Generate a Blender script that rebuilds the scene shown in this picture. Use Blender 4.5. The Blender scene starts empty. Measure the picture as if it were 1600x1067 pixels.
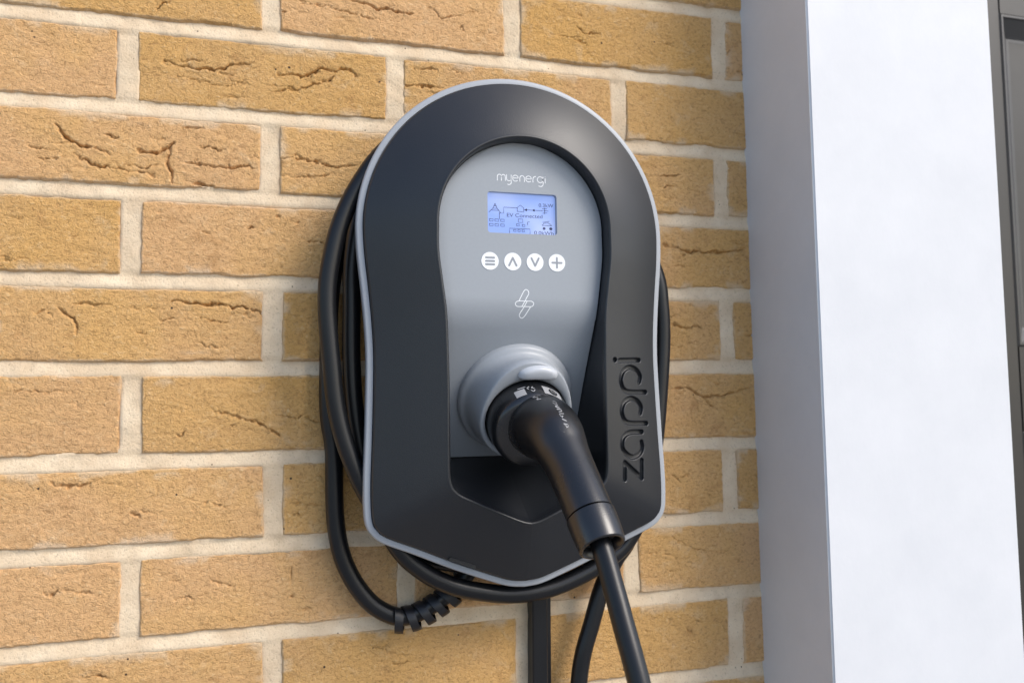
import bpy, bmesh, math, random
import numpy as np
from mathutils import Matrix, Vector

random.seed(7)
SC = bpy.context.scene
COL = SC.collection
ZO = 1250.0            # height of the local origin above the ground, in mm

# ------------------------------------------------------------------ camera
cam_d = bpy.data.cameras.new("camera")
cam = bpy.data.objects.new("camera", cam_d)
COL.objects.link(cam)
SC.camera = cam
cam_d.sensor_fit = 'HORIZONTAL'
cam_d.sensor_width = 36.0
cam_d.lens = 30.281
cam_d.clip_start = 0.02
cam_d.clip_end = 500.0
yaw, pitch, roll = 0.294011, 0.071462, -0.015331
fw = Vector((math.sin(yaw) * math.cos(pitch), math.cos(yaw) * math.cos(pitch), math.sin(pitch)))
rt = Vector((math.cos(yaw), -math.sin(yaw), 0))
up = rt.cross(fw)
r2 = math.cos(roll) * rt + math.sin(roll) * up
u2 = -math.sin(roll) * rt + math.cos(roll) * up
M = Matrix.Identity(4)
for i in range(3):
    M[i][0], M[i][1], M[i][2] = r2[i], u2[i], -fw[i]
M[0][3], M[1][3], M[2][3] = 0.09606, -0.78029, (ZO - 31.97) / 1000
cam.matrix_world = M
cam_d.dof.use_dof = True
cam_d.dof.focus_distance = 0.705
cam_d.dof.aperture_fstop = 7.1

# ------------------------------------------------------------------ light
SUN_EL, SUN_AZ = 41.0, 46.0         # azimuth measured from the wall's outward normal towards +x
world = bpy.data.worlds.new("World")
SC.world = world
world.use_nodes = True
wn = world.node_tree
bg = wn.nodes["Background"]
sky = wn.nodes.new("ShaderNodeTexSky")
sky.sky_type = 'NISHITA'
sky.sun_disc = False
sky.sun_elevation = math.radians(SUN_EL)
sky.sun_rotation = math.radians(180 - SUN_AZ)
sky.air_density = 1.0
sky.dust_density = 1.8
sky.ozone_density = 1.0
wn.links.new(sky.outputs[0], bg.inputs[0])
bg.inputs[1].default_value = 0.15
sun_d = bpy.data.lights.new("sun", 'SUN')
sun_d.energy = 1.5
sun_d.angle = math.radians(26)
sun_d.color = (1.0, 0.95, 0.88)
sun = bpy.data.objects.new("sun", sun_d)
COL.objects.link(sun)
e, a = math.radians(SUN_EL), math.radians(SUN_AZ)
sdir = Vector((math.sin(a) * math.cos(e), -math.cos(a) * math.cos(e), math.sin(e)))
sun.rotation_euler = sdir.to_track_quat('Z', 'Y').to_euler()
sun.location = (1.5, -3, 4)
SC.view_settings.view_transform = 'Standard'
SC.view_settings.look = 'None'
SC.view_settings.gamma = 1.0
SC.view_settings.exposure = 0.65

# ------------------------------------------------------------------ helpers
WORLD = {}              # object name -> world origin in mm (local, z above ZO)


def link(o, parent, c):
    COL.objects.link(o)
    WORLD[o.name] = c
    if parent is not None:
        pc = WORLD[parent.name]
        o.parent = parent
        o.location = ((c[0] - pc[0]) / 1000, (c[1] - pc[1]) / 1000, (c[2] - pc[2]) / 1000)
    else:
        o.location = (c[0] / 1000, c[1] / 1000, (c[2] + ZO) / 1000)
    return o


def tag(o, label=None, cat=None, group=None, kind=None):
    if label: o["label"] = label
    if cat: o["category"] = cat
    if group: o["group"] = group
    if kind: o["kind"] = kind
    return o


def empty(name, c, label, cat):
    o = bpy.data.objects.new(name, None)
    o.empty_display_size = 0.05
    return tag(link(o, None, c), label, cat)


def add_attr(me, vals):
    at = me.attributes.new("smear", 'FLOAT', 'POINT'); at.data.foreach_set("value", np.asarray(vals, np.float32))


def mesh_np(name, V, F, smooth=True):
    """V: n x 3 array in mm, F: list/array of polygons; relative coordinates."""
    me = bpy.data.meshes.new(name)
    V = np.asarray(V, dtype=np.float64) / 1000.0
    if isinstance(F, np.ndarray):
        n, k = F.shape
        me.vertices.add(len(V)); me.vertices.foreach_set("co", V.astype(np.float32).ravel())
        me.loops.add(n * k); me.loops.foreach_set("vertex_index", F.astype(np.int32).ravel())
        me.polygons.add(n)
        me.polygons.foreach_set("loop_start", np.arange(0, n * k, k, dtype=np.int32))
        me.polygons.foreach_set("loop_total", np.full(n, k, dtype=np.int32))
        me.update(calc_edges=True)
    else:
        me.from_pydata([tuple(v) for v in V], [], [tuple(int(i) for i in f) for f in F])
    me.polygons.foreach_set("use_smooth", np.full(len(me.polygons), smooth, dtype=bool))
    me.update()
    return me


def obj(name, V, F, mat, parent=None, smooth=True, c=None, auto=None):
    V = np.asarray(V, dtype=np.float64)
    if c is None:
        c = (V.min(0) + V.max(0)) / 2
        if parent is None:
            c[2] = V[:, 2].min()
    c = np.asarray(c, float)
    me = mesh_np(name, V - c, F, smooth)
    me.materials.append(mat)
    o = bpy.data.objects.new(name, me)
    link(o, parent, tuple(c))
    if auto is not None:
        bm = bmesh.new(); bm.from_mesh(me)
        for ed in bm.edges:
            if len(ed.link_faces) == 2 and ed.calc_face_angle(0) > math.radians(auto):
                ed.smooth = False
        bm.to_mesh(me); bm.free()
    return o


def grid_faces(nu, nv, wrap_u=False, wrap_v=False, flip=False):
    iu = np.arange(nu if wrap_u else nu - 1)
    iv = np.arange(nv if wrap_v else nv - 1)
    U, W = np.meshgrid(iu, iv, indexing='ij')
    U1 = (U + 1) % nu; W1 = (W + 1) % nv
    F = np.stack([U * nv + W, U1 * nv + W, U1 * nv + W1, U * nv + W1], -1).reshape(-1, 4)
    return F[:, ::-1] if flip else F


def box(x0, x1, y0, y1, z0, z1, bev=1.0, seg=2):
    bm = bmesh.new()
    bmesh.ops.create_cube(bm, size=1)
    for v in bm.verts:
        v.co = Vector(((x0 + x1) / 2 + v.co.x * (x1 - x0), (y0 + y1) / 2 + v.co.y * (y1 - y0), (z0 + z1) / 2 + v.co.z * (z1 - z0)))
    if bev > 0:
        bmesh.ops.bevel(bm, geom=bm.edges[:], offset=bev, segments=seg, affect='EDGES')
    V = [tuple(v.co) for v in bm.verts]
    F = [[v.index for v in f.verts] for f in bm.faces]
    bm.free()
    return V, F


def hash2(ix, iy, seed):
    h = (ix.astype(np.int64) * 374761393 + iy.astype(np.int64) * 668265263 + seed * 974634777) & 0xffffffff
    h = ((h ^ (h >> 13)) * 1274126177) & 0xffffffff
    h = ((h ^ (h >> 16)) * 2246822519) & 0xffffffff
    return ((h ^ (h >> 15)) & 0xffffff) / float(0xffffff) * 2 - 1


def vnoise(x, y, seed=0):
    ix, iy = np.floor(x), np.floor(y)
    fx, fy = x - ix, y - iy
    fx = fx * fx * fx * (fx * (fx * 6 - 15) + 10); fy = fy * fy * fy * (fy * (fy * 6 - 15) + 10)
    a = hash2(ix, iy, seed); b = hash2(ix + 1, iy, seed); c = hash2(ix, iy + 1, seed); d = hash2(ix + 1, iy + 1, seed)
    return (a * (1 - fx) + b * fx) * (1 - fy) + (c * (1 - fx) + d * fx) * fy


def fbm(x, y, seed=0, oct=3):
    s, amp, t = 0, 1.0, 0
    for i in range(oct):
        s = s + amp * vnoise(x * 2 ** i, y * 2 ** i, seed + 17 * i); t += amp; amp *= 0.5
    return s / t


def sstep(a, b, x):
    t = np.clip((x - a) / (b - a), 0, 1)
    return t * t * (3 - 2 * t)


def catmull(P, n=8, closed=False):
    """Catmull-Rom with n samples per interval (n may be a list); returns points incl. last."""
    P = np.asarray(P, float)
    k = len(P)
    out = []
    m = k if closed else k - 1
    for i in range(m):
        p1, p2 = P[i], P[(i + 1) % k]
        p0 = P[i - 1] if (i > 0 or closed) else 2 * p1 - p2
        p3 = P[(i + 2) % k] if (i + 2 < k or closed) else 2 * p2 - p1
        nn = n[i] if isinstance(n, (list, tuple)) else n
        for t in np.arange(nn) / nn:
            out.append(0.5 * (2 * p1 + (p2 - p0) * t + (2 * p0 - 5 * p1 + 4 * p2 - p3) * t * t + (3 * p1 - p0 - 3 * p2 + p3) * t ** 3))
    if not closed:
        out.append(P[-1])
    return np.array(out)


def resample(P, step):
    d = np.r_[0, np.cumsum(np.linalg.norm(np.diff(P, axis=0), axis=1))]
    n = max(2, int(d[-1] / step) + 1)
    s = np.linspace(0, d[-1], n)
    return np.stack([np.interp(s, d, P[:, i]) for i in range(P.shape[1])], 1)


def frames(P, ref=(1, 0, 0)):
    T = np.gradient(P, axis=0)
    T /= np.linalg.norm(T, axis=1)[:, None]
    S = np.zeros_like(P)
    s = np.array(ref, float); s -= T[0] * (s @ T[0]); s /= np.linalg.norm(s); S[0] = s
    for i in range(1, len(P)):
        s = S[i - 1] - T[i] * (S[i - 1] @ T[i]); S[i] = s / np.linalg.norm(s)
    return T, S, np.cross(T, S)


def tube(P, rad, sides=24, cap=True, sx=1.0, ref=(1, 0, 0)):
    T, S, B = frames(P, ref)
    rad = np.broadcast_to(np.asarray(rad, float), (len(P),))
    ph = np.linspace(0, 2 * math.pi, sides, endpoint=False)
    V = P[:, None, :] + rad[:, None, None] * (np.cos(ph)[None, :, None] * S[:, None, :] * sx + np.sin(ph)[None, :, None] * B[:, None, :])
    V = V.reshape(-1, 3)
    F = [list(f) for f in grid_faces(len(P), sides, wrap_v=True)]
    if cap:
        F.append(list(range(sides))[::1]); F.append(list(range((len(P) - 1) * sides, len(P) * sides))[::-1])
    return V, F


def lathe(prof, C, ax, e1, sides=72):
    ax, e1 = np.array(ax, float), np.array(e1, float)
    e2 = np.cross(ax, e1)
    ph = np.linspace(0, 2 * math.pi, sides, endpoint=False)
    V = []
    for r, h in prof:
        V.append(np.array(C) + h * ax + r * (np.cos(ph)[:, None] * e1 + np.sin(ph)[:, None] * e2))
    return np.concatenate(V), grid_faces(len(prof), sides, wrap_v=True)


def ribbon2d(pts, w, caps=6):
    """flat stroke in 2-D; returns verts (n x 2) and faces."""
    P = np.asarray(pts, float)
    V, F = [], []
    T = np.gradient(P, axis=0); T /= (np.linalg.norm(T, axis=1)[:, None] + 1e-9)
    N = np.stack([-T[:, 1], T[:, 0]], 1)
    L, R = P + N * w / 2, P - N * w / 2
    n = len(P)
    V = list(L) + list(R)
    for i in range(n - 1):
        F.append([i, n + i, n + i + 1, i + 1])
    for end, sg in ((0, -1), (n - 1, 1)):
        base = len(V)
        a0 = math.atan2(N[end][1], N[end][0])
        for k in range(caps + 1):
            an = a0 - sg * math.pi * k / caps
            V.append(P[end] + w / 2 * np.array([math.cos(an), math.sin(an)]))
        f = list(range(base, base + caps + 1))
        F.append(f if sg < 0 else f[::-1])
    return V, F


def smooth2d(pts, n=6):
    return catmull(np.asarray(pts, float), n) if len(pts) > 2 else np.asarray(pts, float)


def strokes_mesh(strokes, w, to3d, sm=5):
    V, F = [], []
    for s in strokes:
        v, f = ribbon2d(smooth2d(s, sm) if sm else np.asarray(s, float), w)
        b = len(V)
        V += [to3d(q[0], q[1]) for q in v]
        F += [[b + i for i in g] for g in f]
    return V, F


def disc2d(cx, cz, r, n=40):
    return [(cx + r * math.cos(2 * math.pi * k / n), cz + r * math.sin(2 * math.pi * k / n)) for k in range(n)]


def rrect2d(x0, x1, z0, z1, r, n=6):
    P = []
    for cx, cz, a0 in ((x1 - r, z1 - r, 0), (x0 + r, z1 - r, 90), (x0 + r, z0 + r, 180), (x1 - r, z0 + r, 270)):
        for k in range(n + 1):
            t = math.radians(a0 + 90 * k / n)
            P.append((cx + r * math.cos(t), cz + r * math.sin(t)))
    return P


def slab2d(P, y0, y1):
    """closed slab from a 2-D (x,z) polygon between depths y0 (front) and y1 (back)."""
    n = len(P)
    V = [(x, y0, z) for x, z in P] + [(x, y1, z) for x, z in P]
    F = [list(range(n)), list(range(2 * n - 1, n - 1, -1))]
    F += [[i, i + n, (i + 1) % n + n, (i + 1) % n] for i in range(n)]
    return V, F


# ------------------------------------------------------------------ materials
def new_mat(name):
    m = bpy.data.materials.new(name); m.use_nodes = True
    nt = m.node_tree
    return m, nt, nt.nodes["Principled BSDF"]


def N(nt, t, **kw):
    n = nt.nodes.new(t)
    for k, v in kw.items():
        if hasattr(n, k): setattr(n, k, v)
        else: n.inputs[k].default_value = v
    return n


def ramp(nt, fac, stops):
    r = nt.nodes.new("ShaderNodeValToRGB")
    el = r.color_ramp.elements
    while len(el) < len(stops): el.new(0.5)
    for e_, (p, c) in zip(el, stops):
        e_.position = p; e_.color = (*c, 1)
    nt.links.new(fac, r.inputs[0])
    return r.outputs[0]


def mixc(nt, fac, a, b, mode='MIX'):
    m = nt.nodes.new("ShaderNodeMix"); m.data_type = 'RGBA'; m.blend_type = mode
    for s, v in ((m.inputs[0], fac), (m.inputs[6], a), (m.inputs[7], b)):
        if isinstance(v, (int, float)): s.default_value = v
        elif isinstance(v, tuple): s.default_value = (*v, 1)
        else: nt.links.new(v, s)
    return m.outputs[2]


def mth(nt, op, a, b=0.0):
    m = nt.nodes.new("ShaderNodeMath"); m.operation = op
    for s, v in ((m.inputs[0], a), (m.inputs[1], b)):
        if isinstance(v, (int, float)): s.default_value = v
        else: nt.links.new(v, s)
    return m.outputs[0]


def pos_scaled(nt, sx, sy, sz):
    g = nt.nodes.new("ShaderNodeNewGeometry")
    m = nt.nodes.new("ShaderNodeVectorMath"); m.operation = 'MULTIPLY'
    m.inputs[1].default_value = (sx, sy, sz)
    nt.links.new(g.outputs["Position"], m.inputs[0])
    return m.outputs[0]


def noise(nt, vec, scale, detail=3.0, rough=0.55, dist=0.0):
    n = nt.nodes.new("ShaderNodeTexNoise")
    n.inputs["Scale"].default_value = scale; n.inputs["Detail"].default_value = detail
    n.inputs["Roughness"].default_value = rough; n.inputs["Distortion"].default_value = dist
    nt.links.new(vec, n.inputs["Vector"])
    return n.outputs["Fac"]


def plastic(name, col, rough, grain=0.0, gscale=900.0, spec=0.5, vary=0.04):
    m, nt, b = new_mat(name)
    b.inputs["Specular IOR Level"].default_value = spec
    p = pos_scaled(nt, 1, 1, 1)
    big = noise(nt, p, 14.0, 4.0, 0.6)
    r = N(nt, "ShaderNodeMapRange"); nt.links.new(big, r.inputs[0])
    r.inputs[1].default_value = 0.3; r.inputs[2].default_value = 0.7
    r.inputs[3].default_value = rough - vary; r.inputs[4].default_value = rough + vary
    nt.links.new(r.outputs[0], b.inputs["Roughness"])
    fine = noise(nt, p, 420.0, 2.0)
    dust = ramp(nt, fine, [(0.35, tuple(c * 0.985 for c in col)), (0.7, tuple(min(1, c * 1.015 + 0.0003) for c in col))])
    nt.links.new(dust, b.inputs["Base Color"])
    if grain > 0:
        g = noise(nt, p, gscale, 2.0)
        bp = N(nt, "ShaderNodeBump"); bp.inputs["Strength"].default_value = grain; bp.inputs["Distance"].default_value = 0.0003
        nt.links.new(g, bp.inputs["Height"]); nt.links.new(bp.outputs[0], b.inputs["Normal"])
    return m


def brick_mat():
    m, nt, b = new_mat("buff_brick")
    oi = nt.nodes.new("ShaderNodeObjectInfo")
    p = pos_scaled(nt, 1, 1, 1.0)
    off = nt.nodes.new("ShaderNodeVectorMath"); off.operation = 'ADD'
    rnd = nt.nodes.new("ShaderNodeCombineXYZ")
    nt.links.new(mth(nt, 'MULTIPLY', oi.outputs["Random"], 7.0), rnd.inputs[0])
    nt.links.new(mth(nt, 'MULTIPLY', oi.outputs["Random"], 3.0), rnd.inputs[1])
    nt.links.new(p, off.inputs[0]); nt.links.new(rnd.outputs[0], off.inputs[1])
    q = off.outputs[0]
    pink, sand, gold = (0.63, 0.376, 0.178), (0.64, 0.380, 0.150), (0.645, 0.370, 0.124)
    tone = mth(nt, 'ADD', mth(nt, 'MULTIPLY', noise(nt, q, 9.0, 3.0, 0.55, 0.4), 1.1), mth(nt, 'MULTIPLY', oi.outputs["Random"], 0.45))
    base = ramp(nt, tone, [(0.42, gold), (0.72, sand), (1.0, pink)])
    # pale dusty and darker iron blotches
    mid = noise(nt, q, 55.0, 5.0, 0.65, 0.6)
    base = mixc(nt, mth(nt, 'MULTIPLY', ramp_f(nt, mid, 0.55, 0.75), 0.42), base, (0.68, 0.49, 0.29))
    base = mixc(nt, mth(nt, 'MULTIPLY', ramp_f(nt, noise(nt, q, 38.0, 4.0, 0.6, 0.8), 0.56, 0.76), 0.45), base, (0.40, 0.205, 0.075))
    st = nt.nodes.new("ShaderNodeVectorMath"); st.operation = 'MULTIPLY'; st.inputs[1].default_value = (0.85, 1.0, 1.12)
    nt.links.new(q, st.inputs[0])
    grain = noise(nt, st.outputs[0], 360.0, 4.0, 0.68, 0.7)
    base = mixc(nt, mth(nt, 'MULTIPLY', ramp_f(nt, grain, 0.52, 0.30), 0.55), base, (0.28, 0.15, 0.06))
    base = mixc(nt, mth(nt, 'MULTIPLY', ramp_f(nt, grain, 0.56, 0.74), 0.55), base, (0.74, 0.56, 0.33))
    at = nt.nodes.new("ShaderNodeAttribute"); at.attribute_name = "smear"
    base = mixc(nt, mth(nt, 'MULTIPLY', at.outputs["Fac"], 0.55), base, (0.70, 0.575, 0.42))
    # scattered black iron specks
    vo = nt.nodes.new("ShaderNodeTexVoronoi"); vo.inputs["Scale"].default_value = 95.0
    nt.links.new(q, vo.inputs["Vector"])
    spk = mth(nt, 'MULTIPLY', ramp_f(nt, vo.outputs["Distance"], 0.13, 0.06), ramp_f(nt, noise(nt, q, 60.0, 1.0), 0.60, 0.66))
    base = mixc(nt, spk, base, (0.06, 0.04, 0.03))
    bri = N(nt, "ShaderNodeHueSaturation")
    nt.links.new(base, bri.inputs["Color"])
    nt.links.new(mth(nt, 'ADD', mth(nt, 'MULTIPLY', oi.outputs["Random"], 0.12), 0.97), bri.inputs["Value"])
    nt.links.new(bri.outputs[0], b.inputs["Base Color"])
    b.inputs["Roughness"].default_value = 0.92
    b.inputs["Specular IOR Level"].default_value = 0.2
    bp = N(nt, "ShaderNodeBump"); bp.inputs["Strength"].default_value = 1.0; bp.inputs["Distance"].default_value = 0.0019
    nt.links.new(grain, bp.inputs["Height"])
    bp2 = N(nt, "ShaderNodeBump"); bp2.inputs["Strength"].default_value = 0.6; bp2.inputs["Distance"].default_value = 0.0008
    nt.links.new(noise(nt, q, 900.0, 3.0, 0.6), bp2.inputs["Height"]); nt.links.new(bp.outputs[0], bp2.inputs["Normal"])
    nt.links.new(bp2.outputs[0], b.inputs["Normal"])
    return m


def ramp_f(nt, fac, lo, hi):
    r = N(nt, "ShaderNodeMapRange"); r.interpolation_type = 'SMOOTHSTEP'
    nt.links.new(fac, r.inputs[0])
    if lo < hi:
        r.inputs[1].default_value = lo; r.inputs[2].default_value = hi; r.inputs[3].default_value = 0; r.inputs[4].default_value = 1
    else:
        r.inputs[1].default_value = hi; r.inputs[2].default_value = lo; r.inputs[3].default_value = 1; r.inputs[4].default_value = 0
    return r.outputs[0]


def mortar_mat():
    m, nt, b = new_mat("cream_mortar")
    p = pos_scaled(nt, 1, 1, 1)
    base = ramp(nt, noise(nt, p, 30.0, 5.0, 0.6), [(0.30, (0.64, 0.485, 0.32)), (0.72, (0.80, 0.66, 0.475))])
    base = mixc(nt, mth(nt, 'MULTIPLY', ramp_f(nt, noise(nt, p, 11.0, 4.0, 0.65, 0.5), 0.52, 0.72), 0.5), base, (0.52, 0.40, 0.265))
    g = noise(nt, p, 500.0, 3.0, 0.6)
    base = mixc(nt, mth(nt, 'MULTIPLY', ramp_f(nt, g, 0.45, 0.28), 0.5), base, (0.36, 0.27, 0.18))
    vo = nt.nodes.new("ShaderNodeTexVoronoi"); vo.inputs["Scale"].default_value = 130.0
    nt.links.new(p, vo.inputs["Vector"])
    spk = mth(nt, 'MULTIPLY', ramp_f(nt, vo.outputs["Distance"], 0.14, 0.07), ramp_f(nt, noise(nt, p, 70.0, 1.0), 0.60, 0.64))
    base = mixc(nt, spk, base, (0.10, 0.07, 0.05))
    nt.links.new(base, b.inputs["Base Color"])
    b.inputs["Roughness"].default_value = 0.95
    b.inputs["Specular IOR Level"].default_value = 0.15
    bp = N(nt, "ShaderNodeBump"); bp.inputs["Strength"].default_value = 0.7; bp.inputs["Distance"].default_value = 0.0009
    nt.links.new(g, bp.inputs["Height"]); nt.links.new(bp.outputs[0], b.inputs["Normal"])
    return m


def white_paint():
    m, nt, b = new_mat("white_paint")
    p = pos_scaled(nt, 1, 1, 1)
    base = ramp(nt, noise(nt, p, 12.0, 5.0, 0.65), [(0.3, (0.655, 0.665, 0.685)), (0.7, (0.71, 0.717, 0.735))])
    sm = noise(nt, pos_scaled(nt, 1, 1, 0.7), 26.0, 6.0, 0.72, 1.0)
    base = mixc(nt, mth(nt, 'MULTIPLY', ramp_f(nt, sm, 0.60, 0.80), 0.20), base, (0.62, 0.625, 0.64))
    nt.links.new(base, b.inputs["Base Color"])
    r = N(nt, "ShaderNodeMapRange"); nt.links.new(sm, r.inputs[0]); r.inputs[3].default_value = 0.42; r.inputs[4].default_value = 0.68
    nt.links.new(r.outputs[0], b.inputs["Roughness"])
    b.inputs["Specular IOR Level"].default_value = 0.3
    bp = N(nt, "ShaderNodeBump"); bp.inputs["Strength"].default_value = 0.16; bp.inputs["Distance"].default_value = 0.0008
    nt.links.new(noise(nt, pos_scaled(nt, 1, 1, 0.6), 150.0, 5.0, 0.65), bp.inputs["Height"])
    nt.links.new(bp.outputs[0], b.inputs["Normal"])
    return m


def asphalt():
    m, nt, b = new_mat("concrete_paving")
    p = pos_scaled(nt, 1, 1, 1)
    base = ramp(nt, noise(nt, p, 90.0, 4.0, 0.7), [(0.35, (0.21, 0.21, 0.212)), (0.7, (0.33, 0.328, 0.32))])
    nt.links.new(base, b.inputs["Base Color"]); b.inputs["Roughness"].default_value = 0.9
    bp = N(nt, "ShaderNodeBump"); bp.inputs["Strength"].default_value = 0.6; bp.inputs["Distance"].default_value = 0.004
    nt.links.new(noise(nt, p, 140.0, 3.0), bp.inputs["Height"]); nt.links.new(bp.outputs[0], b.inputs["Normal"])
    return m


def screen_mat():
    m, nt, b = new_mat("lit_screen")
    p = pos_scaled(nt, 1, 1, 1)
    c = ramp(nt, noise(nt, p, 26.0, 1.0), [(0.35, (0.22, 0.36, 0.80)), (0.65, (0.46, 0.56, 0.92))])
    b.inputs["Base Color"].default_value = (0.12, 0.15, 0.3, 1)
    nt.links.new(c, b.inputs["Emission Color"]); b.inputs["Emission Strength"].default_value = 0.50
    b.inputs["Roughness"].default_value = 0.18
    return m


MB = brick_mat(); MM = mortar_mat(); MW = white_paint(); MA = asphalt()
M_BLACK = plastic("black_cover_plastic", (0.011, 0.0125, 0.0155), 0.38, 0.30, 950.0, 0.6)
M_RIM = plastic("pale_grey_rim_plastic", (0.35, 0.372, 0.40), 0.40, 0.1, 1600.0)
M_FASCIA = plastic("grey_fascia_plastic", (0.30, 0.325, 0.355), 0.38, 0.08, 1600.0)
M_SOCK = plastic("grey_socket_plastic", (0.33, 0.352, 0.378), 0.40, 0.08, 1600.0)
M_PLUG = plastic("black_plug_rubber", (0.008, 0.0085, 0.010), 0.29, 0.15, 1400.0, 0.8)
M_CABLE = plastic("black_cable_rubber", (0.006, 0.0065, 0.008), 0.34, 0.1, 1400.0, 0.42)
M_WRAP = plastic("black_wrap_plastic", (0.009, 0.009, 0.011), 0.42, 0.1)
M_PRINT = plastic("white_print", (0.82, 0.84, 0.86), 0.45)
M_ICON = plastic("grey_icon_print", (0.28, 0.30, 0.33), 0.45)
M_LCD = screen_mat()
M_LCDINK = plastic("lcd_ink", (0.03, 0.04, 0.12), 0.4)
M_STICK = plastic("silver_sticker", (0.33, 0.33, 0.335), 0.45)
M_DOOR = plastic("dark_grey_door_paint", (0.024, 0.0220, 0.0185), 0.45, 0.1, 300.0)
M_DARK = plastic("dark_body_plastic", (0.012, 0.012, 0.013), 0.5)

# ------------------------------------------------------------------ ground
g = obj("ground", [(-40000, -40000, -1250), (40000, -40000, -1250), (40000, 40000, -1250), (-40000, 40000, -1250)], [[0, 1, 2, 3]], MA, None, False, c=(0, 0, -1250))
tag(g, kind="structure")

# ------------------------------------------------------------------ brick wall
WX0, WX1 = -960.0, 800.0
BED = {1: 298.5, 2: 224.0, 3: 151.0, 4: 75.5, 5: 1.8, 6: -75.5, 7: -149.7, 8: -224.2, 9: -302.0}
JOINT = {0: [111, 337.2, 564.5], 1: [-6.3, 222.7, 448.6], 2: [110.5, 338, 562.9], 3: [-1.7, 225, 450], 4: [113.6, 339, 564],
         5: [0.7, 226, 451], 6: [114.6, 339, 561.4], 7: [1.6, 230, 450.2], 8: [114.6, 339, 562.3]}
CRACKS = [([(21,267),(37,265),(52,264),(63,264),(72,267),(83,271),(99,274)],1.3,3),([(19,257),(29,256),(45,254),(55,252),(71,250),(93,255)],0.8,1),([(116,265),(130,267),(137,264),(145,267),(154,274),(165,273),(177,277)],1.5,3.5),([(114,248),(137,254),(154,261),(165,265),(167,269)],1.1,2.2),([(177,276),(181,277),(184,272),(188,270)],1,2),([(180,341),(197,339),(206,336),(221,336),(239,335)],1.3,3),([(131,334),(157,333),(174,330),(200,326),(221,327)],0.8,1.4),([(248,343),(259,342),(267,334),(280,337),(305,346)],0.8,1.4),([(120,323),(123,323)],1.6,2),([(15,313),(19,317),(26,321)],1.1,2),([(-62,204),(-52,193),(-43,188),(-30,187),(-18,182)],1.4,2.8),([(-47,180),(-37,175),(-33,172),(-15,170),(7,167)],1.2,2.4),([(-23,198),(-13,197)],1.3,2),([(2,187),(12,185),(19,186),(26,191),(31,196)],1.7,3.2),([(27,191),(26,178),(29,170),(30,160)],1.9,3),([(40,180),(56,178),(66,177),(99,179)],1.4,2.6),([(46,162),(59,160),(69,157)],1.5,2.6),([(37,210),(56,210)],1.1,1.6),([(51,195),(72,192)],1,1.6),([(-6,174),(7,172),(25,177)],0.9,1.4),([(118,189),(143,188),(171,184),(188,187)],1.1,2.2),([(119,173),(137,172),(165,177)],0.9,1.4),([(55,120),(61,118)],1.2,1.4),([(91,124),(98,124)],1.2,1.4),([(137,116),(157,113),(165,114)],0.9,1.4),([(-56,52),(-50,46),(-45,44),(-43,38),(-42,31)],1.6,3),([(31,59),(47,57),(62,57),(78,55),(91,54),(104,50)],1.4,2.8),([(52,46),(60,43),(78,42)],0.8,1.2),([(3,33),(12,31)],1,1.3),([(-47,55),(-35,56),(-16,54)],0.9,1.2),([(-90,-16),(-69,-17),(-41,-18)],0.8,1),([(63,-34),(87,-41),(100,-44),(111,-51),(120,-58)],1.4,2.6),([(116,-40),(143,-42),(160,-50)],0.8,1.3),([(-58,-92),(-44,-94),(-30,-94)],1.8,2),([(1,-118),(8,-121)],1.2,1.6),([(130,-195),(130,-197)],1.8,2),([(130,-170),(129,-186)],0.9,1.2),([(196,-243),(210,-248),(232,-257)],0.8,1.2),([(484,194),(514,198)],1,1.8),([(491,184),(513,186)],1,1.6),([(494,125),(525,119),(554,120),(588,124)],1.4,2.6),([(501,46),(512,41),(533,42)],1.3,2.2),([(495,-20),(517,-19),(534,-29),(556,-28),(588,-20)],1.3,2.6),([(534,-29),(541,-38),(556,-43)],1.1,2),([(404,341),(412,336),(430,338)],1.1,1.8),([(402,328),(417,324)],1,1.4),([(499,336),(512,333)],1,1.4),([(227,266),(242,266),(267,267)],1.2,2),([(496,-104),(506,-114)],1,1.4),([(524,-123),(544,-130)],1,1.2),([(494,-166),(522,-181),(558,-185)],0.8,1)]


def bed_z(k):
    return BED.get(k, 374.6 - 75.2 * k + 2.0 * math.sin(k * 2.3)) if k >= -20 else 0


wall = empty("brick_wall", (0, 60, -1250), "buff yellow brick wall with creased bricks and pale cream mortar joints", "wall")


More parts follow.
